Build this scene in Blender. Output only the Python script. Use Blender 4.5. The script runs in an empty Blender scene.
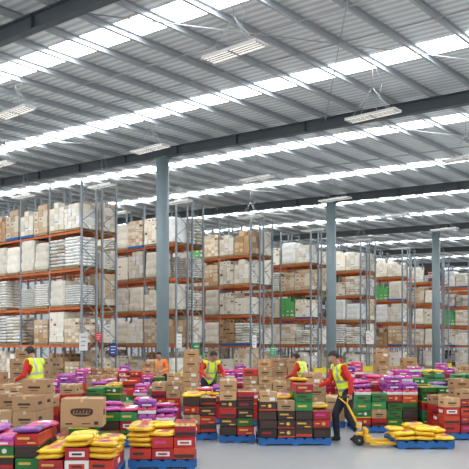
import bpy,bmesh,math,random
import numpy as np
from mathutils import Vector,Matrix,Euler
random.seed(11)
S=bpy.context.scene; COL=S.collection
YAW=math.radians(40.5); F=755.0; HZ=348.0; CH=1.8
fw=Vector((-math.sin(YAW),math.cos(YAW),0)); rt=Vector((math.cos(YAW),math.sin(YAW),0))
def PX(px,dep,z=0.0): return fw*dep+rt*((px-234.5)/F*dep)+Vector((0,0,z))
try: S.view_settings.view_transform='Standard'
except Exception: pass

# ---------------- materials
MATS={}
def mat(name,col,rough=.6,metal=0.0,var=.15,nscale=6.0,objvar=.12,hue=0.0,emit=0.0,bump=0.0,wave=None):
    if name in MATS: return MATS[name]
    m=bpy.data.materials.new(name); m.use_nodes=True; nt=m.node_tree; N=nt.nodes; L=nt.links
    b=N['Principled BSDF']; b.inputs['Roughness'].default_value=rough; b.inputs['Metallic'].default_value=metal
    tc=N.new('ShaderNodeTexCoord'); no=N.new('ShaderNodeTexNoise'); no.inputs['Scale'].default_value=nscale; no.inputs['Detail'].default_value=4
    L.new(tc.outputs['Object'],no.inputs['Vector'])
    oi=N.new('ShaderNodeObjectInfo')
    m1=N.new('ShaderNodeMath'); m1.operation='MULTIPLY_ADD'; L.new(no.outputs['Fac'],m1.inputs[0]); m1.inputs[1].default_value=var*2; m1.inputs[2].default_value=1-var
    m2=N.new('ShaderNodeMath'); m2.operation='MULTIPLY_ADD'; L.new(oi.outputs['Random'],m2.inputs[0]); m2.inputs[1].default_value=objvar*2; m2.inputs[2].default_value=1-objvar
    m3=N.new('ShaderNodeMath'); m3.operation='MULTIPLY'; L.new(m1.outputs[0],m3.inputs[0]); L.new(m2.outputs[0],m3.inputs[1])
    last=m3
    if wave:
        w=N.new('ShaderNodeTexWave'); w.bands_direction=wave[0]; w.inputs['Scale'].default_value=wave[1]; w.inputs['Distortion'].default_value=0
        L.new(tc.outputs['Object'],w.inputs['Vector'])
        m4=N.new('ShaderNodeMath'); m4.operation='MULTIPLY_ADD'; L.new(w.outputs['Fac'],m4.inputs[0]); m4.inputs[1].default_value=wave[2]; m4.inputs[2].default_value=1-wave[2]/2
        m5=N.new('ShaderNodeMath'); m5.operation='MULTIPLY'; L.new(m4.outputs[0],m5.inputs[0]); L.new(m3.outputs[0],m5.inputs[1]); last=m5
    hs=N.new('ShaderNodeHueSaturation'); hs.inputs['Color'].default_value=(*col,1); L.new(last.outputs[0],hs.inputs['Value'])
    if hue:
        mh=N.new('ShaderNodeMath'); mh.operation='MULTIPLY_ADD'; L.new(oi.outputs['Random'],mh.inputs[0]); mh.inputs[1].default_value=hue*2; mh.inputs[2].default_value=.5-hue
        L.new(mh.outputs[0],hs.inputs['Hue'])
    L.new(hs.outputs[0],b.inputs['Base Color'])
    if emit:
        L.new(hs.outputs[0],b.inputs['Emission Color']); b.inputs['Emission Strength'].default_value=emit
    if bump:
        bp=N.new('ShaderNodeBump'); bp.inputs['Strength'].default_value=bump; bp.inputs['Distance'].default_value=.02
        L.new(no.outputs['Fac'],bp.inputs['Height']); L.new(bp.outputs[0],b.inputs['Normal'])
    MATS[name]=m; return m
M_=mat
concrete=M_('concrete_floor',(.37,.38,.39),.30,0,.14,.7,0,bump=.02)
sheet=M_('roof_sheet',(.73,.755,.75),.38,0.1,.10,1.5,0,wave=('Y',1.1,.40))
sky_m=M_('skylight_panel',(.94,.98,1.0),.4,0,.08,.5,0,emit=9.0)
wallm=M_('wall_cladding',(.60,.62,.63),.6,0,.05,1,0,wave=('X',.8,.2))
girder_m=M_('girder_paint',(.07,.085,.095),.5,0,.1,2,0)
column_m=M_('column_paint',(.21,.265,.285),.45,0,.08,2,0)
galv=M_('galvanised_steel',(.45,.47,.48),.4,.3,.1,2,.03)
galv2=M_('purlin_steel',(.47,.50,.52),.33,.25,.1,2,.05)
post_m=M_('rack_upright_steel',(.26,.295,.325),.45,.2,.1,3,.05)
orange=M_('rack_beam_orange',(.78,.17,.035),.5,0,.12,4,.1)
white=M_('white_paint',(.85,.85,.84),.4,0,.04,3,0)
greyp=M_('grey_paint',(.42,.43,.43),.4,0,.04,3,0)
lamp_m=M_('lamp_glow',(1,.95,.86),.4,0,.02,3,0,emit=1.3)
amber=M_('reflector',(.45,.43,.40),.35,.2,.1,3,0)
blk=M_('black_rubber',(.02,.02,.022),.6,0,.1,5,0)
blue=M_('blue_pallet_paint',(.02,.14,.42),.6,0,.3,7,.2)
wood=M_('pallet_wood',(.38,.26,.14),.75,0,.25,8,.2)
brown=M_('cardboard',(.48,.29,.15),.8,0,.08,5,.25)
brownk=M_('cardboard_dark',(.36,.22,.12),.8,0,.08,5,.2)
brownw=M_('cardboard_pale_brown',(.62,.45,.29),.75,0,.10,2,.2)
brownd=M_('cardboard_print',(.07,.04,.025),.8,0,.1,9,.1)
tape=M_('packing_tape',(.64,.48,.28),.35,0,.05,5,.1)
beige=M_('pale_cardboard',(.76,.66,.52),.7,0,.12,2,.2)
beigel=M_('cream_cardboard',(.85,.79,.68),.7,0,.12,2,.15)
wrap=M_('stretch_wrap',(.86,.85,.82),.22,0,.2,3,.15,bump=.35)
wrapc=M_('stretch_wrap_cream',(.80,.73,.62),.22,0,.2,3,.2,bump=.35)
sackm=M_('sack_paper',(.80,.77,.72),.6,0,.15,4,.15)
sackt=M_('sack_paper_tan',(.62,.53,.42),.6,0,.15,4,.15)
greyc=M_('grey_carton',(.38,.38,.40),.6,0,.15,3,.25)
greenw=M_('green_wrap',(.13,.50,.14),.4,0,.25,3,.15)
red=M_('red_case',(.45,.016,.016),.3,0,.15,7,.38,hue=.012)
green=M_('green_case',(.022,.20,.05),.3,0,.15,7,.38,hue=.03)
dark=M_('dark_case',(.038,.020,.016),.3,0,.2,7,.35)
yel=M_('yellow_film',(.92,.58,.035),.2,0,.15,9,.12,hue=.014,bump=.5)
pink=M_('pink_film',(.68,.065,.28),.2,0,.2,9,.22,hue=.04,bump=.5)
violet=M_('violet_film',(.32,.055,.36),.2,0,.2,9,.25,hue=.06,bump=.5)
whitec=M_('white_print',(.78,.76,.74),.5,0,.06,9,.05)
goldp=M_('gold_print',(.72,.45,.08),.4,0,.1,9,.1)
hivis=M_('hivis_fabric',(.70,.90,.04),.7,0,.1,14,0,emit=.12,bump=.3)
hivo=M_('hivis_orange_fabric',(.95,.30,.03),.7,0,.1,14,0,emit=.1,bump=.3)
silver=M_('reflective_tape',(.46,.48,.49),.3,.3,.05,14,0)
redshirt=M_('red_shirt_fabric',(.62,.03,.02),.8,0,.15,12,0,bump=.3)
orshirt=M_('orange_shirt_fabric',(.85,.20,.04),.8,0,.15,12,0,bump=.3)
navy=M_('navy_trousers',(.022,.028,.045),.85,0,.2,12,0,bump=.3)
skin=M_('skin',(.50,.28,.19),.55,0,.08,10,0)
hairm=M_('hair_dark',(.018,.013,.010),.6,0,.3,40,0,bump=.5)
eyew=M_('eye_white',(.8,.8,.8),.2,0,0,5,0)
lip=M_('lips',(.36,.12,.10),.5,0,0,5,0)
jack_y=M_('jack_yellow_paint',(.82,.46,.03),.35,0,.1,6,0)
signg=M_('sign_green',(.02,.36,.14),.5,0,.03,5,0)
signb=M_('sign_blue',(.02,.04,.20),.5,0,.03,5,0)
signr=M_('sign_red',(.6,.03,.03),.5,0,.03,5,0)
safety=M_('safety_yellow',(.85,.62,.03),.5,0,.1,5,0)

# ---------------- mesh builder
class B:
    def __init__(s,*mats): s.bm=bmesh.new(); s.m=list(mats)
    def _set(s,vs,mi,sm=False):
        fs=set(f for v in vs for f in v.link_faces)
        for f in fs: f.material_index=mi; f.smooth=sm
        return fs
    def box(s,c,d,mi=0,bev=0,R=None):
        vs=bmesh.ops.create_cube(s.bm,size=1)['verts']
        for v in vs:
            p=Vector((v.co.x*d[0],v.co.y*d[1],v.co.z*d[2]))
            if R is not None: p=R@p
            v.co=p+Vector(c)
        s._set(vs,mi)
        if bev:
            es=list(set(e for v in vs for e in v.link_edges))
            bmesh.ops.bevel(s.bm,geom=es,offset=bev,segments=1,affect='EDGES',clamp_overlap=True)
    def cyl(s,a,b,r,mi=0,seg=10,r2=None,smooth=True):
        a=Vector(a); b=Vector(b); d=b-a
        vs=bmesh.ops.create_cone(s.bm,cap_ends=True,segments=seg,radius1=r,radius2=r if r2 is None else r2,depth=d.length)['verts']
        q=d.to_track_quat('Z','Y').to_matrix()
        for v in vs: v.co=q@v.co+(a+b)/2
        fs=s._set(vs,mi,smooth)
        for f in fs:
            if len(f.verts)>4: f.smooth=False
    def pillow(s,c,d,mi=0,e=.45,seal=True,band=None,seed=0,wob=.03):
        rr=random.Random(seed); nu,nv=8,20; rows=[]
        sg=lambda x,p: math.copysign(abs(x)**p,x)
        for i in range(nu+1):
            u=-math.pi/2+math.pi*i/nu; row=[]
            for j in range(nv):
                v=2*math.pi*j/nv
                x=sg(math.cos(u),.6)*sg(math.cos(v),e); y=sg(math.cos(u),.6)*sg(math.sin(v),e); z=sg(math.sin(u),.8)
                k=1+rr.uniform(-wob,wob)
                row.append(s.bm.verts.new((c[0]+x*d[0]/2*k,c[1]+y*d[1]/2*k,c[2]+z*d[2]/2*(1-.15*abs(y))*k)))
                if i in(0,nu): break
            rows.append(row)
        for i in range(nu):
            a,b=rows[i],rows[i+1]
            for j in range(nv):
                k=(j+1)%nv
                if len(a)==1: f=s.bm.faces.new((a[0],b[k],b[j]))
                elif len(b)==1: f=s.bm.faces.new((a[j],a[k],b[0]))
                else: f=s.bm.faces.new((a[j],a[k],b[k],b[j]))
                f.smooth=True; f.material_index=mi
                if band is not None:
                    cc=f.calc_center_median()
                    if abs(cc.x-c[0]-.03)<d[0]*.2 and abs(cc.y-c[1])<d[1]*.42: f.material_index=band
        if seal:
            s.box((c[0]-d[0]*.49,c[1],c[2]),(d[0]*.06,d[1]*.8,.008),mi); s.box((c[0]+d[0]*.49,c[1],c[2]),(d[0]*.06,d[1]*.8,.008),mi)
    def done(s,name):
        bmesh.ops.recalc_face_normals(s.bm,faces=s.bm.faces[:])
        me=bpy.data.meshes.new(name); s.bm.to_mesh(me); s.bm.free()
        for m in s.m: me.materials.append(m)
        return me
def obj(name,me,loc=(0,0,0),rz=0,parent=None,label=None,cat=None,group=None,kind=None):
    o=bpy.data.objects.new(name,me); COL.objects.link(o); o.location=loc; o.rotation_euler=(0,0,rz)
    if parent: o.parent=parent
    if label: o['label']=label
    if cat: o['category']=cat
    if group: o['group']=group
    if kind: o['kind']=kind
    return o

# ---------------- structure
def zr(x): return 10.95-0.04*(x+25)   # underside of purlins
PD=.20
ZS=PD+.01
b=B(concrete); b.box((-36,45,-.1),(96,116,.2)); obj('floor',b.done('floor'),label='smooth grey concrete warehouse floor',cat='floor',kind='structure')
strips=[1.9,8.1,14.3,20.5,27.7,34.3,41.7,48.3,55.5,62,69.5,76,83.5,90]; SW=1.05
X0,X1=-82,8
def quadslab(bm,x0,x1,y0,y1,off,mi=0,t=.05):
    vs=[]
    for (x,y) in((x0,y0),(x1,y0),(x1,y1),(x0,y1)): vs.append(bm.verts.new((x,y,zr(x)+off)))
    up=[bm.verts.new(v.co+Vector((0,0,t))) for v in vs]
    fs=[vs[::-1],up]+[[vs[i],vs[(i+1)%4],up[(i+1)%4],up[i]] for i in range(4)]
    for f in fs: bm.faces.new(f).material_index=mi
b=B(sheet); ys=[-1]
for s_ in strips: ys+= [s_-SW/2,s_+SW/2]
ys.append(97)
for i in range(0,len(ys),2): quadslab(b.bm,X0,X1,ys[i],ys[i+1],ZS)
obj('ceiling',b.done('ceiling'),label='ribbed metal roof sheeting with pale underside',cat='roof',kind='structure')
for i,s_ in enumerate(strips):
    b=B(sky_m); quadslab(b.bm,X0,X1,s_-SW/2,s_+SW/2,ZS+.005)
    obj('window_%d'%(i+1),b.done('skylight'),label='long translucent skylight strip glowing with daylight',cat='skylight',kind='structure')
b=B(wallm); b.box((-37,97.1,6.5),(90,.2,13.6)); obj('wall_north',b.done('wall'),label='pale metal clad far wall',cat='wall',kind='structure')
b=B(wallm); b.box((-82.1,48,6.5),(.2,98,13.6)); obj('wall_west',b.done('wall'),label='pale metal clad side wall',cat='wall',kind='structure')

def purlin_mesh():
    b=B(galv2); L0,L1=-1,96.8; h=PD;w=.085;t=.012
    b.box((0,(L0+L1)/2,h/2),(t,L1-L0,h)); b.box((w/2,(L0+L1)/2,t/2),(w,L1-L0,t)); b.box((w/2,(L0+L1)/2,h-t/2),(w,L1-L0,t)); b.box((w-t/2,(L0+L1)/2,.02),(t,L1-L0,.04))
    return b.done('roof_purlin')
pm=purlin_mesh(); x=-80.75
while x<6:
    obj('roof_purlin',pm,(x,0,zr(x)),label='long galvanised steel roof purlin under the sheeting',cat='roof beam',group='roof purlins'); x+=1.5
GY=[11.75,24.2,38.2,52.3,66.3,80.3]
GD=.44
def girder(y):
    b=B(girder_m); D=GD;W=.24;t=.03
    for (w,z0,z1) in ((W,-t,0),(.02,-D+t,-t),(W,-D,-D+t)):
        vs=[]
        for x in (X0,X1):
            for yy in(-w/2,w/2):
                for z in(z0,z1): vs.append(b.bm.verts.new((x,yy,zr(x)+z)))
        for f in ((0,1,3,2),(4,6,7,5),(0,4,5,1),(2,3,7,6),(0,2,6,4),(1,5,7,3)): b.bm.faces.new([vs[i] for i in f])
    for xx in np.arange(-80,6,3.5):
        b.box((xx,0,zr(xx)-D/2),(.015,W*.96,D-.06))
    return obj('roof_girder',b.done('roof_girder'),(0,y,-.003),label='dark grey steel I-beam roof girder',cat='roof beam',group='roof girders')
for y in GY: girder(y)
b=B(column_m,galv); H=zr(-25)-GD
b.cyl((0,0,0.02),(0,0,H-.03),.29,0,28); cm=b.done('shaft')
b=B(column_m); b.box((0,0,.0125),(.8,.8,.025)); 
for sx in(-.33,.33):
    for sy in(-.33,.33): b.cyl((sx,sy,.02),(sx,sy,.08),.02,0,6)
bp=b.done('base_plate')
b=B(column_m); b.box((0,0,H-.02),(.7,.5,.03)); b.box((0,0,H-.2),(.62,.03,.34)); cp=b.done('cap_plate')
for y in GY[:5]:
    e=obj('steel_column',None,(-25,y,0),label='round blue-grey steel column holding up the roof girder',cat='column',group='steel columns')
    obj('shaft',cm,parent=e); obj('base_plate',bp,parent=e); obj('cap_plate',cp,parent=e)
for y in [7.0,16.2,18.1,31.2,45.2,59,73]:
    b=B(galv); n=12
    for i in range(n):
        xa=X0+(X1-X0)*i/n; xb=X0+(X1-X0)*(i+1)/n
        b.cyl((xa,0,zr(xa)-.025),(xb,0,zr(xb)-.025),.022,0,6)
    obj('bridging_bar',b.done('bridging_bar'),(0,y,0),label='thin steel bar tying the purlins together',cat='steel bar',group='purlin bridging bars')
for (xa,xb) in((-16,-7),(-34,-25),(-52,-43)):
    for gi in range(4):
        for fl in(0,1):
            ya,yb=(GY[gi]+.15,GY[gi+1]-.15) if not fl else (GY[gi+1]-.15,GY[gi]+.15)
            b=B(galv); b.cyl((xa,ya,zr(xa)-.10-.05*fl),(xb,yb,zr(xb)-.10-.05*fl),.018,0,6)
            obj('bracing_rod',b.done('bracing_rod'),label='thin diagonal steel bracing rod under the roof',cat='steel bar',group='roof bracing rods')

# ---------------- high bay lights
b=B(white,amber,greyp); L_,Wd=1.7,.42
b.box((0,0,.04),(L_,Wd,.012),1)
for sy in(-1,1): b.box((0,sy*Wd/2,.01),(L_,.03,.07),0)
for sx in(-1,1): b.box((sx*L_/2,0,.01),(.03,Wd,.07),2)
b.box((0,0,.01),(.06,Wd,.07),2); b.box((0,0,.07),(.5,.16,.05),2,bev=.01)
for i in(-1,0,1): b.box((0,i*.105,.0),(L_,.02,.06),2)
hous=b.done('housing')
b=B(lamp_m)
for i in(-1.5,-.5,.5,1.5): b.cyl((-L_/2+.04,i*.105,.0),(L_/2-.04,i*.105,.0),.02,0,8)
tubes=b.done('lamp_tube')
def wires(hh):
    b=B(galv)
    for sx in(-.6,.6):
        for sy in(-.18,.18): b.cyl((sx,sy,.04),(0,0,hh*.55),.008,0,5)
    b.cyl((0,0,hh*.55),(0,0,hh),.010,0,5)
    b.cyl((.12,0,.09),(.3,.05,hh*.6),.007,0,5); b.cyl((.3,.05,hh*.6),(.05,0,hh),.007,0,5)
    return b.done('suspension_wire')
WM=wires(1.56)
def highbay(x,y):
    z=zr(x)-1.55
    e=obj('high_bay_light',None,(x,y,z),label='long white fluorescent light fixture hung on thin wires',cat='ceiling light',group='hanging warehouse lights')
    obj('housing',hous,parent=e); obj('lamp_tube',tubes,parent=e); obj('suspension_wire',WM,parent=e)
for y in [13.7,20.2,27]: highbay(-11.73,y)
for y in [13.6,19.4,25.8,32,38.2,44.5,50.8,57]: highbay(-20.73,y)
for y in [17.8,23.3,28.5,34.5,41,47,53,60]: highbay(-28.23,y)
for y in [17,23,29.5,36,42]: highbay(-34.23,y)

# ---------------- racks
RH=10.1; LV=[1.95,3.85,5.75,7.65]; BAY=2.6
b=B(post_m)
for y in(-.46,.46):
    b.box((0,y,RH/2),(.09,.08,RH)); b.box((0,y,.01),(.16,.14,.02))
z=.3;k=1
while z<RH-.7:
    a=Vector((0,-.44*k,z)); c=Vector((0,.44*k,z+.65)); b.cyl(a,c,.022,0,5); z+=.65; k=-k
b.box((0,0,RH-.1),(.03,.86,.04)); b.box((0,0,.3),(.03,.86,.04))
frame_me=b.done('upright_frame')
b=B(orange); b.box((0,0,-.055),(BAY-.095,.045,.11),0); 
for sx in(-1,1): b.box((sx*(BAY/2-.055),-.0,-.09),(.012,.06,.2))
beam_me=b.done('beam')
def pallet_mesh(m,w=1.16):
    b=B(m); d=1.16
    for y in(-.54,0,.54): b.box((0,y,.07),(w,.06,.09))
    n=max(3,round(w/.17)); 
    for i in range(n): b.box((-w/2+.0625+i*(w-.125)/(n-1),0,.127),(.125,d,.024))
    for x in(-w/2+.08,0,w/2-.08): b.box((x,0,.0125),(.12,d,.025))
    return b.done('pallet')
pal_b=pallet_mesh(blue); pal_w=pallet_mesh(wood)
def load_cartons(ms,m2,nx,ny,nz,h,seed,mk=.35,drop=.2,w_=1.18):
    rr=random.Random(seed); b=B(*ms,m2); n=len(ms)
    for k in range(nz):
        for i in range(nx):
            for j in range(ny):
                if k==nz-1 and rr.random()<drop: continue
                if 0<i<nx-1 and 0<j<ny-1 and k<nz-1: continue
                w=w_/nx; d=1.14/ny
                c=(-w_/2+w*(i+.5)+rr.uniform(-.012,.012),-.57+d*(j+.5)+rr.uniform(-.02,.02),.142+h*(k+.5))
                b.box(c,(w-.016,d-.012,h-.010),rr.randrange(n))
                if rr.random()<mk:
                    b.box((c[0],c[1]-d/2+.004,c[2]),(w*rr.uniform(.3,.8),.006,h*rr.uniform(.15,.5)),n)
                    b.box((c[0]+w/2-.004,c[1],c[2]),(.006,d*.5,h*.3),n)
    return b.done('goods_stack')
def load_sacks(ms,nz,seed,th=.135):
    b=B(*ms); rr=random.Random(seed)
    for k in range(nz):
        for i in range(2):
            for j in range(2):
                b.pillow((-.295+.59*i+rr.uniform(-.02,.02),-.285+.57*j,.143+th/2+k*th),(.60,.60,th*1.10),rr.randrange(len(ms)),e=.35,seal=False,seed=seed+k*7+i*3+j)
    return b.done('goods_stack')
def load_wrapped(m,h,seed,tp=.04):
    rr=random.Random(seed); b=B(m); nz=9; n=32; rings=[]
    for k in range(nz+1):
        z=.142+h*k/nz; s=(1-tp*k/nz)*(.97 if k in(0,nz) else 1); row=[]
        for i in range(n):
            a=2*math.pi*(i+.5)/n; c,sn=math.cos(a),math.sin(a); q=max(abs(c),abs(sn)); r=.59*s/q
            r*=1+rr.uniform(-.02,.015)-(.03 if k%3==0 else 0)
            row.append(b.bm.verts.new((c*r,sn*r,z+(rr.uniform(-.02,.02) if 0<k<nz else 0))))
        rings.append(row)
    for k in range(nz):
        for i in range(n):
            j=(i+1)%n; b.bm.faces.new((rings[k][i],rings[k][j],rings[k+1][j],rings[k+1][i]))
    b.bm.faces.new(rings[0][::-1]); b.bm.faces.new(rings[-1])
    return b.done('goods_stack')
LO={'c':[load_cartons([brown,brownk],brownd,4,3,6,.23,1),load_cartons([brownw,brown],whitec,3,3,5,.28,2),load_cartons([brown,brownw,brownk],tape,3,3,4,.34,9),load_cartons([brownw,beige],brownd,4,3,7,.20,19,.15)],
    'b':[load_cartons([beige,beigel],brownd,4,3,6,.235,3,.2),load_cartons([beigel,beige,brownw],whitec,3,3,7,.20,4),load_cartons([beige,brownw],brown,3,3,5,.29,14,.4),load_cartons([beigel],red,4,3,6,.23,15,.12),load_cartons([beigel,wrap,beige],greyc,3,3,5,.27,25,.2,.3)],
    's':[load_sacks([sackm],10,5),load_sacks([sackm,sackt],8,6,.17),load_sacks([wrap],9,7,.155)],
    'w':[load_wrapped(wrap,1.40,8),load_wrapped(wrapc,1.45,10),load_wrapped(wrapc,1.3,16,.1),load_cartons([wrap,wrapc],beige,4,3,6,.235,17,.3)],
    'g':[load_cartons([greenw],whitec,3,3,5,.27,12,.15)],
    'd':[load_cartons([greyc,brownk],whitec,4,3,5,.26,13),load_cartons([dark,greyc],red,3,3,5,.26,33)]}
LL={'c':'stack of brown cardboard cartons on a pallet in the rack','b':'stack of pale beige cartons on a pallet in the rack','s':'stack of pale paper sacks on a pallet in the rack','w':'stretch-wrapped whitish goods on a pallet in the rack','g':'bright green wrapped goods on a pallet in the rack','d':'dark grey cartons on a pallet in the rack'}
LN={'c':'carton_pallet_load','b':'carton_pallet_load','s':'sack_pallet_load','w':'wrapped_pallet_load','g':'green_pallet_load','d':'grey_pallet_load'}
rows=[24.6+6.6*i for i in range(9)]
rr=random.Random(8)
def put_load(x,y,z,kd):
    me=rr.choice(LO[kd]); o=obj(LN[kd],me,(x,y,z+.003),rr.uniform(-.02,.02),label=LL[kd],cat='pallet load',group='pallet loads in the racks')
    o.scale=(1,1,rr.choice([.72,.86,.95,1.0,1.05,1.1]))
    obj('pallet',pal_w if rr.random()<.8 else pal_b,parent=o)
XE=-30.0
GREEN={(2,0,1,4),(3,0,0,2),(5,0,0,3),(7,0,0,2)}
for r,yc in enumerate(rows):
    nb=5 if r==0 else (4 if r<5 else 3)
    e=obj('pallet_rack',None,(XE,yc,0),label='tall pallet rack with grey uprights and orange beams',cat='pallet rack',group='pallet racks')
    for side in(-.65,.65):
        for i in range(nb+1): obj('upright_frame',frame_me,(-i*BAY,side,0),parent=e)
        for i in range(nb):
            for z in LV:
                for yy in(-.48,.48):
                    obj('beam',beam_me,(-(i+.5)*BAY,side+yy,z),parent=e)
    for si,side in enumerate((-.65,.65)):
        if si==1 and r>4: continue
        for i in range(nb if si==0 else 1):
            for li,z in enumerate([0]+LV):
                base=None
                for q in(.62,-.62):
                    if rr.random()<.04: continue
                    t=rr.random()
                    if (r,si,i,li) in GREEN and q<0: kd='g'
                    elif base is not None and rr.random()<.35: kd=base
                    elif r==0: kd='s' if (li in(1,2,3) and t<.5) else ('b' if t<.65 else 'w' if t<.82 else 'c')
                    elif r==1: kd='b' if t<.42 else 'c' if t<.60 else 'w' if t<.85 else 's'
                    else: kd='b' if t<.42 else 'c' if t<.60 else 'w' if t<.82 else 's' if t<.93 else 'd' if t<.98 else 'g'
                    base=kd
                    put_load(XE-(i+.5)*BAY+q,yc+side,z,kd)
b=B(safety); b.box((0,0,.2),(.06,2.3,.4),0,bev=.01)
for y in(-1.1,0,1.1): b.box((-.02,y,.25),(.12,.1,.5))
gm=b.done('rack_guard')
for yc in rows: obj('rack_guard',gm,(XE+.25,yc,0),label='yellow steel guard rail at the rack end',cat='guard rail',group='rack end guards')
def sign(x,y,z,w,h,m,m2,label):
    b=B(m,m2,galv); b.box((0,0,0),(.03,w,h),0,bev=.004)
    for k in range(3): b.box((.018,-.02*k,h*.28-k*h*.25),(.006,w*(.7-.12*k),h*.06),1)
    b.box((-.03,0,0),(.03,.06,h*.8),2)
    obj('aisle_sign',b.done('aisle_sign'),(x,y,z),label=label,cat='sign',group='signs on the rack ends')
sign(XE+.12,23.5,2.1,.5,.85,whitec,greyc,'white notice board fixed to the rack end post')
sign(XE+.12,24.45,2.35,.42,.42,signr,whitec,'small red sign with white bars on the rack end')
sign(XE+.12,25.4,1.7,.5,.6,signb,whitec,'dark blue sign with white lines on the rack end')
sign(XE+.12,30.2,2.2,.42,.8,whitec,greyc,'white notice board fixed to the rack end post')
sign(XE+.12,31.6,1.7,.5,.7,signg,whitec,'green sign with white lines on the rack end')
sign(XE+.12,38.8,1.6,.5,.6,signg,whitec,'green sign with white lines on the rack end')
sign(XE+.12,36.9,2.2,.42,.8,whitec,greyc,'white notice board fixed to the rack end post')
sign(XE+.12,45.3,1.6,.5,.6,signg,whitec,'green sign with white lines on the rack end')
sign(XE+.12,50.8,2.6,.6,1.0,whitec,signr,'white notice board with red lines on the rack end')

# ---------------- foreground goods
W0,D0,HC=.33,.385,.165
def case(m,m2,m3,w=W0,d=D0,h=HC,style=0):
    b=B(m,m2,m3); b.box((0,0,h/2),(w-.010,d-.010,h-.005),0,bev=.007)
    if style==0:
        b.box((0,-d/2+.003,h*.5),(w*.62,.006,h*.42),1); b.box((0,-d/2+.001,h*.5),(w*.4,.006,h*.16),2)
        for s in(-1,1): b.box((s*(w/2-.003),0,h*.5),(.006,d*.6,h*.35),1)
    elif style==1:
        b.box((0,-d/2+.003,h*.13),(w*.96,.006,h*.14),1)
        for s in(-1,1): b.box((s*(w/2-.003),0,h*.13),(.006,d*.95,h*.14),1)
        b.cyl((w*.1,-d/2+.005,h*.58),(w*.1,-d/2-.001,h*.58),h*.2,2,16); b.box((-w*.25,-d/2+.003,h*.6),(w*.25,.006,h*.12),2)
    elif style==2:
        b.box((-w*.12,-d/2+.003,h*.62),(w*.5,.006,h*.18),1); b.box((w*.2,-d/2+.003,h*.25),(w*.34,.006,h*.12),1)
        for i in range(4): b.box((w*.1+i*.02,-d/2+.003,h*.45),(.009,.006,h*.12),2)
    elif style==3:
        b.box((-w*.1,-d/2+.003,h*.55),(w*.5,.006,h*.22),1); b.box((0,0,h-.003),(w*.5,d*.5,.004),2)
    elif style==4: # open-top tray showing printed packets
        b.box((0,-d/2+.003,h*.3),(w*.9,.006,h*.3),1)
        for i in range(4):
            for j in range(4): b.cyl((-w*.37+i*w*.247,-d*.37+j*d*.247,h-.01),(-w*.37+i*w*.247,-d*.37+j*d*.247,h+.004),w*.11,2,10)
    return b.done('case')
def carton(w,d,h,style=0):
    b=B(brown,brownd,tape,whitec); b.box((0,0,h/2),(w-.010,d-.010,h-.005),0,bev=.005)
    b.box((0,0,h-.001),(.05,d-.02,.004),2); b.box((0,-d/2+.003,h-.03),(.05,.004,.055),2)
    b.box((0,0,h-.0015),(w-.03,.004,.002),1)
    if style==0:
        b.box((0,-d/2+.003,h*.45),(w*.5,.004,h*.14),1); b.box((0,-d/2+.003,h*.24),(w*.34,.004,h*.05),1)
    elif style==1:
        b.box((w*.2,-d/2+.003,h*.3),(w*.3,.004,h*.3),3); b.box((-w*.2,-d/2+.003,h*.6),(w*.35,.004,h*.09),1)
    else:
        # compact solid dark rounded emblem with light strokes through it
        y_=-d/2+.003; cz=h*.52; hw=w*.27; hh=h*.15; n=28
        f=[b.bm.verts.new((math.copysign(abs(math.cos(2*math.pi*i/n))**.7,math.cos(2*math.pi*i/n))*hw,y_-.003,cz+math.copysign(abs(math.sin(2*math.pi*i/n))**.8,math.sin(2*math.pi*i/n))*hh+.25*hh*math.cos(2*math.pi*i/n)**2)) for i in range(n)]
        b.bm.faces.new(f).material_index=1
        for i in range(6):
            xx=-hw*.7+i*hw*.28; b.box((xx,y_-.004,cz+hh*.12+(.01 if i%2 else -.005)),(.010,.003,hh*(.95 if i in(0,4) else .55)),0,R=Matrix.Rotation(.3,3,'Y'))
        b.box((0,y_-.004,cz-hh*.35),(hw*1.3,.003,.010),0)
        b.box((-w*.3,y_,h*.13),(w*.16,.004,h*.05),1); b.box((w*.34,y_,h*.15),(w*.1,.004,h*.12),1); b.box((w*.1,y_,h*.13),(w*.2,.004,h*.03),1)
    for s in(-1,1): b.box((s*(w/2-.003),-d*.1,h*.5),(.004,d*.35,h*.2),1)
    return b.done('carton')
def bag(m,m2,seed,h=.092):
    b=B(m,m2); b.pillow((0,0,h/2),(W0+.035,D0+.01,h),0,e=.45,band=1,seed=seed,wob=.06); return b.done('bag')
def tray(m,m2,seed):
    b=B(m2,m,whitec); b.box((0,0,.035),(W0-.008,D0-.008,.066),0,bev=.006); b.box((0,-D0/2+.002,.035),(W0*.5,.006,.025),2)
    for i in range(2):
        for j in range(2): b.pillow((-W0/4+W0/2*i,-D0/4+D0/2*j,.085),(W0/2+.002,D0/2+.002,.10),1,e=.5,seal=False,band=0 if (i+j+seed)%2 else None,seed=seed+i+j*3,wob=.05)
    return b.done('tray')
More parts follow.
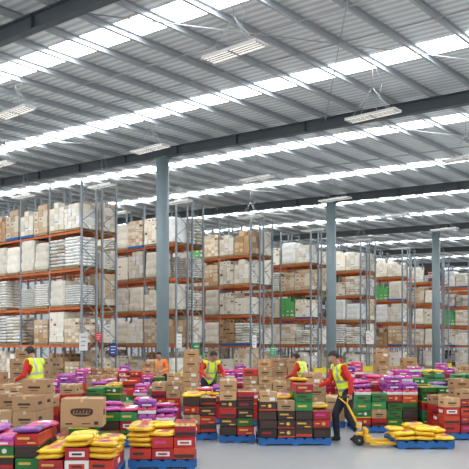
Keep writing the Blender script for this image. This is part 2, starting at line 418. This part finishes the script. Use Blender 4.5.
K={'C':(.44,.27,[carton(.44,.57,.27,0),carton(.44,.57,.27,1),carton(.44,.57,.27,0)],'large_carton','carton','large brown cardboard carton with dark printing'),
 'c':(W0,.19,[carton(W0,D0,.19,0),carton(W0,D0,.19,1)],'small_carton','carton','small brown cardboard carton with tape and printing'),
 'R':(W0,HC,[case(red,whitec,dark,style=0),case(red,dark,goldp,style=1),case(red,dark,dark,style=3),case(red,goldp,dark,style=2),case(red,dark,goldp,style=4),case(red,pink,dark,style=3)],'red_drink_case','case of drinks','dark red printed case of drinks in a stack'),
 'G':(W0,HC,[case(green,goldp,whitec,style=1),case(green,dark,red,style=2),case(green,goldp,dark,style=3),case(green,dark,goldp,style=4)],'green_drink_case','case of drinks','green printed case in a stack'),
 'K':(W0,HC,[case(dark,goldp,red,style=2),case(dark,red,goldp,style=1),case(dark,red,red,style=3),case(dark,brownd,brown,style=3),case(dark,red,goldp,style=4)],'dark_drink_case','case of drinks','dark brown-black printed case in a stack'),
 'W':(W0,HC,[case(whitec,red,dark,style=0),case(red,whitec,red,style=0)],'printed_case','case','red and white printed case in a stack'),
 'Y':(W0,.078,[bag(yel,red,3),bag(yel,goldp,4),bag(yel,yel,5),bag(yel,red,8)],'yellow_snack_bag','bag','puffy glossy yellow bag lying on the stack'),
 'V':(W0,.078,[bag(pink,violet,6),bag(violet,pink,7),bag(pink,whitec,9)],'pink_snack_bag','bag','puffy glossy pink and violet bag on the stack'),
 'P':(W0,.13,[tray(pink,pink,1),tray(violet,pink,2),tray(pink,whitec,3),tray(violet,violet,4)],'snack_tray','tray of packets','tray of shiny pink and purple packets'),
 'T':(W0,.13,[tray(yel,green,1),tray(yel,red,2)],'yellow_snack_tray','tray of packets','tray of shiny yellow packets')}
OLDH={'C':.30,'c':.2,'R':.2,'G':.2,'K':.2,'W':.2,'Y':.085,'V':.085,'P':.15,'T':.15}
MIX={'R':'RRRKGcP','G':'GGGRK','K':'KKKRG','c':'cccR','P':'PPPVV','W':'WWR','V':'VVY','Y':'YYYYV','T':'TTP'}
PALW={}
def palw(w):
    w=round(w,2)
    if w not in PALW: PALW[w]=pallet_mesh(blue,w)
    return PALW[w]
STK=[]; sr=random.Random(23)
def stack(px,dep,cols,rot=0.0,fixed=False,mix=.28):
    if fixed=='raw': n=len(cols); wd=W0
    elif all(c[0]=='C' for c in cols): n=len(cols); wd=.44
    else: n=max(2,round(len(cols)*.385/W0)); wd=W0
    out=[]
    if fixed=='raw': out=list(cols)
    else:
        for i in range(n):
            s=cols[min(int(i*len(cols)/n),len(cols)-1)]; Ht=sum(OLDH[k] for k in s)+sr.choice([-.2,-.1,-.05,0,.05,.12])
            z=0; t=''; acc=[]; a=0
            for k in s: a+=OLDH[k]; acc.append(a)
            tot=acc[-1]
            while z<Ht-.05:
                f=min(z/Ht*tot+.01,tot-1e-6); k=next(kk for kk,aa in zip(s,acc) if f<aa)
                if wd<.4 and k=='C': k='c'
                if sr.random()<mix and k in MIX: k=sr.choice(MIX[k])
                if t and t[-1] in 'YV' and k in 'RGKcWC': k=t[-1]
                t+=k; z+=K[k][1]
            out.append(t or s[0])
    STK.append(dict(l=(px-234.5)/F*dep,d=dep,cols=out,wd=wd,rot=rot,w=n*wd+.06,h=1.2,fixed=bool(fixed)))
def blocker(px,dep,w,h): STK.append(dict(l=(px-234.5)/F*dep,d=dep,cols=None,rot=0,w=w,h=h,fixed=True))
# front
stack(2,10.8,['RRPV','GRPV','KGP','GKRV'],1,'raw')
stack(84,10.6,['RYY','WRYY','RYYY'],1,'raw')
stack(164,11.8,['RYYYY','WRYY','RWR'],3,'raw')
# second row
stack(84,13.0,['R','RG','G'],1,'raw')
stack(22,13.9,['CC','CC'],-1)
stack(142,14.1,['GGV','GPPV','KPPV'],2)
stack(58,15.9,['KGcc','RRcY','CCc'],1)
stack(118,16.2,['GGGP','GRGV','PPPP'],-1)
# mid rows
stack(2,18.0,['CCC','CCC'],1)
stack(62,18.9,['RRPPP','GGPPP','GPPPV'],1)
stack(122,18.9,['GGGTV','GGRRY','RRPPV'],2)
stack(178,18.0,['GRRcY','RRcc'],2)
stack(90,22,['RRRPPV','GGGcc','RRRPV'],0)
stack(143,22.2,['RKRRY','GGPPc','GGGGV'],1)
stack(184,22.0,['CCCC','CCCC'],1)
stack(30,22,['CCCC','CCCC'],1)
# centre
stack(212,15.3,['RRRYY','KRKY'],2)
stack(249,14.9,['KRKcc','RKKc'],1)
stack(298,14.5,['KKKcYY','KKGRYY','KRRYY'],1)
stack(222,18.4,['GGTV','RRTPY','PPPPV'],2)
stack(270,18.0,['RRTcc','KKcY','cccY'],1)
stack(316,17.6,['CCC','CCC'],1)
stack(246,22.5,['RRRPPV','cccc','GGGcY'],0)
stack(286,22.8,['CCCC','CCCC'],0)
stack(333,21,['GGRRY','cccY','RRRPV'],1)
# right
stack(386,16.6,['RGGRV','GGRPP','KGRPP'],1)
stack(427,16.5,['GRGG','GGRR','RRGG'],1)
stack(466,15.4,['RRRc','GGRR','RGRY'],2)
stack(466,19.4,['GGGGT','GGGGG','cccc'],1)
stack(418,20,['RRPPPP','GGTTY','PPPPPP'],1)
stack(372,20,['RRRPPP','GRPPPV','RRRPPV'],0)
stack(350,24.5,['GGGRRY','RRRRPP','cccc'],0)
stack(398,24.5,['CCCC','CCCC','CCC'],0)
stack(438,24.5,['GGGGTY','RRRRPP','ccccc'],0)
stack(474,25.0,['CCCC','CCCC'],0)
stack(120,26.5,['cccc','RRRRPP','GGGGT'],0)
stack(208,26.5,['RRRRR','GGGGTT','cccc'],0)
stack(300,26.5,['GGGGGT','RRRRPP','cccc'],0)
stack(156,26.6,['CCCC','CCCC'],0)
stack(418,14.0,['YY','YYY','YY'],1,'raw')
for (p_,d_) in((343,14.7),(38,16.5),(208,20.3),(305,20.2),(163,24.4)): blocker(p_,d_,.58,.7)
blocker(356,14.1,.9,.5)
for it in range(400):
    for i in range(len(STK)):
        for j in range(i+1,len(STK)):
            A,Bq=STK[i],STK[j]
            ox=(A['w']+Bq['w'])/2+.02-abs(A['l']-Bq['l']); oy=(A['h']+Bq['h'])/2+.03-abs(A['d']-Bq['d'])
            if ox>0 and oy>0:
                if A['fixed'] and Bq['fixed']: continue
                fa=0 if A['fixed'] else (1 if Bq['fixed'] else .5); fb=1-fa
                if ox<oy:
                    s_=1 if A['l']>Bq['l'] else -1; A['l']+=s_*ox*fa; Bq['l']-=s_*ox*fb
                else:
                    s_=1 if A['d']>Bq['d'] else -1; A['d']+=s_*oy*fa; Bq['d']-=s_*oy*fb
FILL=B(red,green,dark,brown,pink,yel); FI={'R':0,'G':1,'K':2,'c':3,'C':3,'W':0,'P':4,'V':4,'Y':5,'T':5}
def build(st_):
    c=fw*st_['d']+rt*st_['l']; rz=YAW+math.radians(st_['rot']); ca,sa=math.cos(rz),math.sin(rz)
    def w(x,y): return Vector((c.x+x*ca-y*sa,c.y+x*sa+y*ca,0))
    cols=st_['cols']; wd=st_['wd']; n=len(cols); tot=wd*n; x=-tot/2
    ny=2 if wd>.4 else 3; dd=.575 if ny==2 else .388
    obj('pallet',palw(tot+.03),(c.x,c.y,0),rz,label='blue painted wooden pallet on the floor loaded with goods',cat='pallet',group='blue floor pallets')
    for ci,s in enumerate(cols):
        for j in range(ny):
            z=.142; st=s
            if not st_['fixed']:
                if sr.random()<.3 and len(st)>2: st=st[:-1]
                elif sr.random()<.15: st=st+st[-1]
            elif st[-1]=='Y' and sr.random()<.3: st=st[:-1]
            for li,k in enumerate(st):
                kw,kh,ms,nm,cat,lab=K[k]
                yy=(j-(ny-1)/2)*dd
                hidden=(li<len(st)-2 and ((j>0 and 0<ci<n-1) or (j==ny-1))) or (st_['d']>17 and z+kh<.62)
                if hidden:
                    p=w(x+wd/2,yy); R=Matrix.Rotation(rz,3,'Z')
                    FILL.box((p.x,p.y,z+kh/2),(kw-.012,dd-.014,kh-.003),FI[k],R=R)
                else:
                    a=.16 if k in'YV' else .03; m_=.03 if k in'YV' else .008
                    p=w(x+wd/2+sr.uniform(-m_,m_),yy+sr.uniform(-m_,m_)*.6)
                    o=obj(nm,sr.choice(ms),(p.x,p.y,z),rz+sr.uniform(-a,a),label=lab,cat=cat,group='goods stacked on floor pallets')
                    if k in 'YV': o.rotation_euler=(sr.uniform(-.08,.08),sr.uniform(-.08,.08),o.rotation_euler[2])
                z+=kh
        x+=wd
for i_,st_ in enumerate(STK):
    if st_['cols']: build(st_)
obj('packed_cases',FILL.done('packed_cases'),label='packed cases and cartons inside the floor stacks',cat='cases',kind='stuff',group='goods stacked on floor pallets')
p_=PX(84,12.9); big=carton(.70,.58,.48,2)
obj('large_carton',big,(p_.x,p_.y,.142+2*HC),YAW+math.radians(4),label='very large brown carton with dark rounded emblem on cases',cat='carton')

# ---------------- pallet jack
jc=PX(418,14.0)-rt*.2; jr=YAW+math.radians(1)
J=obj('pallet_jack',None,(jc.x,jc.y,0),jr,label='yellow hand pallet jack with forks under a blue pallet',cat='pallet jack')
b=B(jack_y)
b.box((-.03,0,.065),(1.3,.15,.05),0,bev=.008); b.box((-.70,0,.10),(.12,.15,.12),0,bev=.01); fm=b.done('fork')
for y in(-.27,.27): obj('fork',fm,(0,y,0),parent=J)
b=B(jack_y,blk,galv)
b.box((-.78,0,.15),(.10,.66,.14),0,bev=.02); b.box((-.78,0,.27),(.07,.34,.13),0,bev=.03)
b.box((-.89,0,.21),(.14,.14,.08),0,bev=.02); b.cyl((-.89,0,.2),(-.89,0,.42),.045,2,14)
obj('hydraulic_body',b.done('hydraulic_body'),parent=J)
b=B(blk,galv)
for y in(-.08,.08): b.cyl((-.91,y-.03,.1),(-.91,y+.03,.1),.098,0,20)
b.cyl((-.91,-.12,.1),(-.91,.12,.1),.02,1,8)
obj('steering_wheel',b.done('steering_wheel'),parent=J)
b=B(blk)
b.cyl((.54,-.06,.045),(.54,.06,.045),.04,0,14); lw=b.done('load_roller')
for y in(-.27,.27): obj('load_roller',lw,(0,y,0),parent=J)
ht=Vector((-1.14,.33,.88)); hb=Vector((-.91,0,.36))
b=B(jack_y,blk); t0=hb+(ht-hb)*.72; b.cyl(hb,t0,.022,0,10)
for s in(-1,1): b.cyl(t0,ht+Vector((s*.09,0,-.01)),.014,0,8)
b.cyl(ht+Vector((-.11,0,-.01)),ht+Vector((.11,0,-.01)),.018,1,10)
b.box(hb,(.08,.1,.08),0,bev=.01)
obj('handle',b.done('handle'),parent=J)

# ---------------- people
_ic=bmesh.new(); bmesh.ops.create_icosphere(_ic,subdivisions=3,radius=1); DIR=[v.co.copy() for v in _ic.verts]; _ic.free()
def t3(r): return Vector(r) if isinstance(r,(tuple,list,Vector)) else Vector((r,r,r))
def person(px,dep,rot,label,lean=0,sc=1.0,armL=None,armR=None,legL=None,legR=None,hy=0,hp=0,shirt=redshirt,off=None,vest=hivis):
    R=Matrix.Rotation(-lean,3,'X'); pel=Vector((0,0,.93)) if off is None else Vector(off)
    T=lambda x,y,z: pel+R@Vector((x,y,z))
    I=Matrix.Identity(3)
    segs=[]; bm=bmesh.new()
    def cap(a,b_,ra,rb,cls,R_=I):
        a=Vector(a);b_=Vector(b_);ra=t3(ra);rb=t3(rb); vs=[]
        for d in DIR:
            vs.append(bm.verts.new(a+R_@Vector((d.x*ra.x,d.y*ra.y,d.z*ra.z))))
            vs.append(bm.verts.new(b_+R_@Vector((d.x*rb.x,d.y*rb.y,d.z*rb.z))))
        r=bmesh.ops.convex_hull(bm,input=vs)
        g=list(set([x for x in r['geom_interior']+r['geom_unused'] if isinstance(x,bmesh.types.BMVert)]))
        if g: bmesh.ops.delete(bm,geom=g,context='VERTS')
        segs.append((np.array(a),np.array(b_),(min(ra)+min(rb))/2,cls))
    cap(T(0,0,-.03),T(0,0,.12),(.165,.12,.11),(.15,.108,.1),'torso',R)
    cap(T(0,0,.12),T(0,.0,.34),(.15,.108,.1),(.18,.122,.12),'torso',R)
    cap(T(0,0,.34),T(0,-.005,.46),(.18,.122,.12),(.14,.085,.06),'torso',R)
    shL=T(-.185,0,.455); shR=T(.185,0,.455)
    for sh in(shL,shR): cap(T(0,0,.46),sh,.075,.07,'torso',R)
    nb=T(0,0,.52); Rh=R@Matrix.Rotation(hy,3,'Z')@Matrix.Rotation(-hp,3,'X')
    hc=nb+R@Vector((0,.015,.0))+Rh@Vector((0,.01,.155))
    cap(T(0,0,.47),nb+(hc-nb)*.5,.064,.056,'skin')
    h=lambda x,y,z: hc+Rh@Vector((x,y,z))
    cap(h(0,-.015,.03),h(0,.01,.02),(.077,.09,.09),(.074,.088,.088),'head',Rh)
    cap(h(0,.01,-.01),h(0,.04,-.09),(.066,.075,.06),(.034,.03,.024),'head',Rh)
    cap(h(0,.096,.005),h(0,.112,-.03),.009,.014,'head'); 
    for s in(-1,1):
        cap(h(s*.078,-.005,.015),h(s*.074,0,-.025),(.010,.02,.018),(.008,.012,.012),'head',Rh)
        cap(h(s*.02,.088,.035),h(s*.05,.08,.035),.009,.008,'head')
    armL=armL or ((-.25,.02,1.14),(-.25,.12,.90)); armR=armR or ((.25,.02,1.14),(.25,.12,.90))
    for sgn,sh,(el,wr) in((-1,shL,armL),(1,shR,armR)):
        el=Vector(el);wr=Vector(wr)
        cap(sh,el,.066,.052,'arm'); cap(el,wr,.052,.038,'arm')
        d=(wr-el).normalized(); side=Vector((sgn,0,0)); side=(side-d*side.dot(d)).normalized(); lat=d.cross(side).normalized(); pn=-side
        if lat.dot(Vector((0,1,.3)))<0: lat=-lat
        cap(wr-d*.01,wr+d*.03,.029,.03,'hand')
        Rm=Matrix((lat,pn,d)).transposed()
        cap(wr+d*.03,wr+d*.085,(.036,.016,.02),(.042,.015,.016),'hand',Rm)
        for i,(o_,ln) in enumerate(((.033,.062),(.011,.072),(-.011,.067),(-.033,.052))):
            a=wr+d*.09+lat*o_; m=a+(d*.8+pn*.55).normalized()*ln*.55; e=m+(d*.25+pn*.95).normalized()*ln*.5
            cap(a,m,.0105,.0095,'hand'); cap(m,e,.0095,.008,'hand')
        a=wr+d*.03+lat*.03; m=a+(lat*.7+d*.6+pn*.4).normalized()*.045; e=m+(d*.7+pn*.6+lat*.1).normalized()*.032
        cap(a,m,.014,.011,'hand'); cap(m,e,.011,.009,'hand')
    legL=legL or ((-.11,.03,.50),(-.12,-.02,.09)); legR=legR or ((.11,.03,.50),(.12,-.02,.09))
    for sgn,(kn,an) in((-1,legL),(1,legR)):
        kn=Vector(kn);an=Vector(an)
        cap(pel+R@Vector((sgn*.09,0,-.05)),kn,(.102,.11,.098),.072,'leg'); cap(kn,an,.072,.058,'leg')
        cap(an+Vector((0,-.03,-.045)),an+Vector((0,.16,-.052)),(.042,.045,.045),(.045,.045,.034),'shoe')
    me=bpy.data.meshes.new('t'); bm.to_mesh(me); bm.free()
    to=bpy.data.objects.new('t',me); COL.objects.link(to)
    md=to.modifiers.new('r','REMESH'); md.mode='VOXEL'; md.voxel_size=.0095
    ms=to.modifiers.new('s','SMOOTH'); ms.factor=.5; ms.iterations=3
    bpy.context.view_layer.update(); dg=bpy.context.evaluated_depsgraph_get()
    me2=bpy.data.meshes.new_from_object(to.evaluated_get(dg)); bpy.data.objects.remove(to)
    nV=len(me2.vertices); co=np.empty(nV*3); me2.vertices.foreach_get('co',co); co=co.reshape(-1,3)
    no=np.empty(nV*3); me2.vertices.foreach_get('normal',no); no=no.reshape(-1,3)
    best=np.full(nV,1e9); cls=np.zeros(nV,int); names=['torso','skin','head','arm','hand','leg','shoe']
    for a,b_,r,c in segs:
        ab=b_-a; t=np.clip(((co-a)@ab)/max(ab@ab,1e-9),0,1); dd=np.linalg.norm(co-(a+t[:,None]*ab),axis=1)-r
        m=dd<best; best[m]=dd[m]; cls[m]=names.index(c)
    me2.materials.clear()
    for m in (skin,shirt,navy,blk): me2.materials.append(m)
    cm_={0:1,1:0,2:0,3:1,4:0,5:2,6:3}
    polys=[tuple(p.vertices) for p in me2.polygons]; Rn=np.array(R); peln=np.array(pel)
    tl=(co-peln)@Rn
    idx=[]
    for p in polys:
        c=cls[p[0]]; k=cm_[c]
        if c==0 and tl[p[0]][2]<0.0: k=2
        idx.append(k)
    me2.polygons.foreach_set('material_index',idx); me2.polygons.foreach_set('use_smooth',[True]*len(polys))
    c=PX(px,dep); rz=YAW+math.radians(rot)
    body=obj('person',me2,(c.x,c.y,0),rz,label=label,cat='person'); body.scale=(sc,sc,sc); me2.name='person'
    def shell(name,sel,offs,mats,mfun,sol=.004):
        fs=[i for i,p in enumerate(polys) if all(sel[v] for v in p)]
        used=sorted(set(v for i in fs for v in polys[i])); mp={v:i for i,v in enumerate(used)}
        me=bpy.data.meshes.new(name); me.from_pydata([tuple(co[v]+no[v]*offs) for v in used],[],[[mp[v] for v in polys[i]] for i in fs])
        for m in mats: me.materials.append(m)
        me.polygons.foreach_set('material_index',[mfun(polys[i][0]) for i in fs]); me.polygons.foreach_set('use_smooth',[True]*len(fs))
        o=obj(name,me,parent=body); s=o.modifiers.new('s','SOLIDIFY'); s.thickness=sol; s.offset=1; return o
    selv=(cls==0)&(tl[:,2]>-.11)&(tl[:,2]<.52)&(np.abs(tl[:,0])<.225)
    def vm(v):
        x,y,z=tl[v]
        if .03<z<.085 or .20<z<.245 or (.07<abs(x)<.115 and z>.20): return 1
        return 0
    shell('safety_vest',selv,.018,[vest,silver],vm)
    hl=(co-np.array(hc))@np.array(Rh)
    selh=(cls==2)&((hl[:,2]>.065)|((hl[:,1]<.0)&(hl[:,2]>-.05)&(np.abs(hl[:,0])<.09))|((hl[:,1]<.035)&(hl[:,2]>.03)))
    shell('hair',selh,.008,[hairm],lambda v:0)
    b=B(eyew,hairm)
    for s in(-1,1):
        p=h(s*.032,.084,.012)
        for r_,off_,mi in((.012,0,0),(.007,.007,1)):
            vs=bmesh.ops.create_uvsphere(b.bm,u_segments=10,v_segments=6,radius=r_)['verts']
            for v in vs: v.co=v.co+p+Rh@Vector((0,off_,0))
            b._set(vs,mi,True)
    obj('eyes',b.done('eyes'),parent=body)
    b=B(lip); b.box(h(0,.088,-.058),(.042,.012,.010),0,bev=.003,R=Rh); obj('mouth',b.done('mouth'),parent=body)
    return body
person(346,14.6,105,'worker in yellow vest and red shirt gripping the pallet jack handle',lean=.30,
  armL=((-.27,.02,1.14),(-.27,.03,.91)),armR=((.25,.22,1.10),(.17,.46,1.03)),
  legL=((-.10,.0,.49),(-.12,-.24,.10)),legR=((.10,.17,.50),(.12,.13,.09)),hy=.1,hp=.2,sc=1.04)
person(37,16.4,65,'worker in yellow vest and red shirt bending to lift a carton',lean=.16,sc=1.08,
  armL=((-.27,.10,1.13),(-.22,.33,1.03)),armR=((.27,.12,1.13),(.22,.34,1.03)),hp=.3)
person(208,20.2,205,'worker in yellow vest and red shirt bending down over goods',lean=.42,sc=1.05,
  armL=((-.33,.22,1.08),(-.26,.44,.97)),armR=((.31,.27,1.12),(.26,.50,1.02)),hp=.25,hy=.4)
person(305,20.2,60,'worker in yellow vest and red shirt leaning over cartons',lean=.30,sc=.99,
  armL=((-.30,.20,1.12),(-.24,.42,1.03)),armR=((.30,.18,1.12),(.24,.42,1.03)),hp=.2)
person(162,24.4,150,'worker in orange shirt and orange vest standing behind cartons',lean=.2,sc=.99,shirt=orshirt,vest=hivo,
  armL=((-.28,.1,1.14),(-.24,.36,1.05)),armR=((.28,.12,1.14),(.22,.38,1.05)),hp=.2)

# ---------------- light
w=bpy.data.worlds.new('w'); S.world=w; w.use_nodes=True
bg=w.node_tree.nodes['Background']; bg.inputs[0].default_value=(.97,.985,1.0,1); bg.inputs[1].default_value=.98
cam=bpy.data.cameras.new('camera'); cam.lens=36*F/469; cam.sensor_width=36; cam.shift_y=(HZ-234.5)/469; cam.clip_end=400
co_=bpy.data.objects.new('camera',cam); COL.objects.link(co_); co_.location=(0,0,CH); co_.rotation_euler=(math.pi/2,0,YAW); S.camera=co_
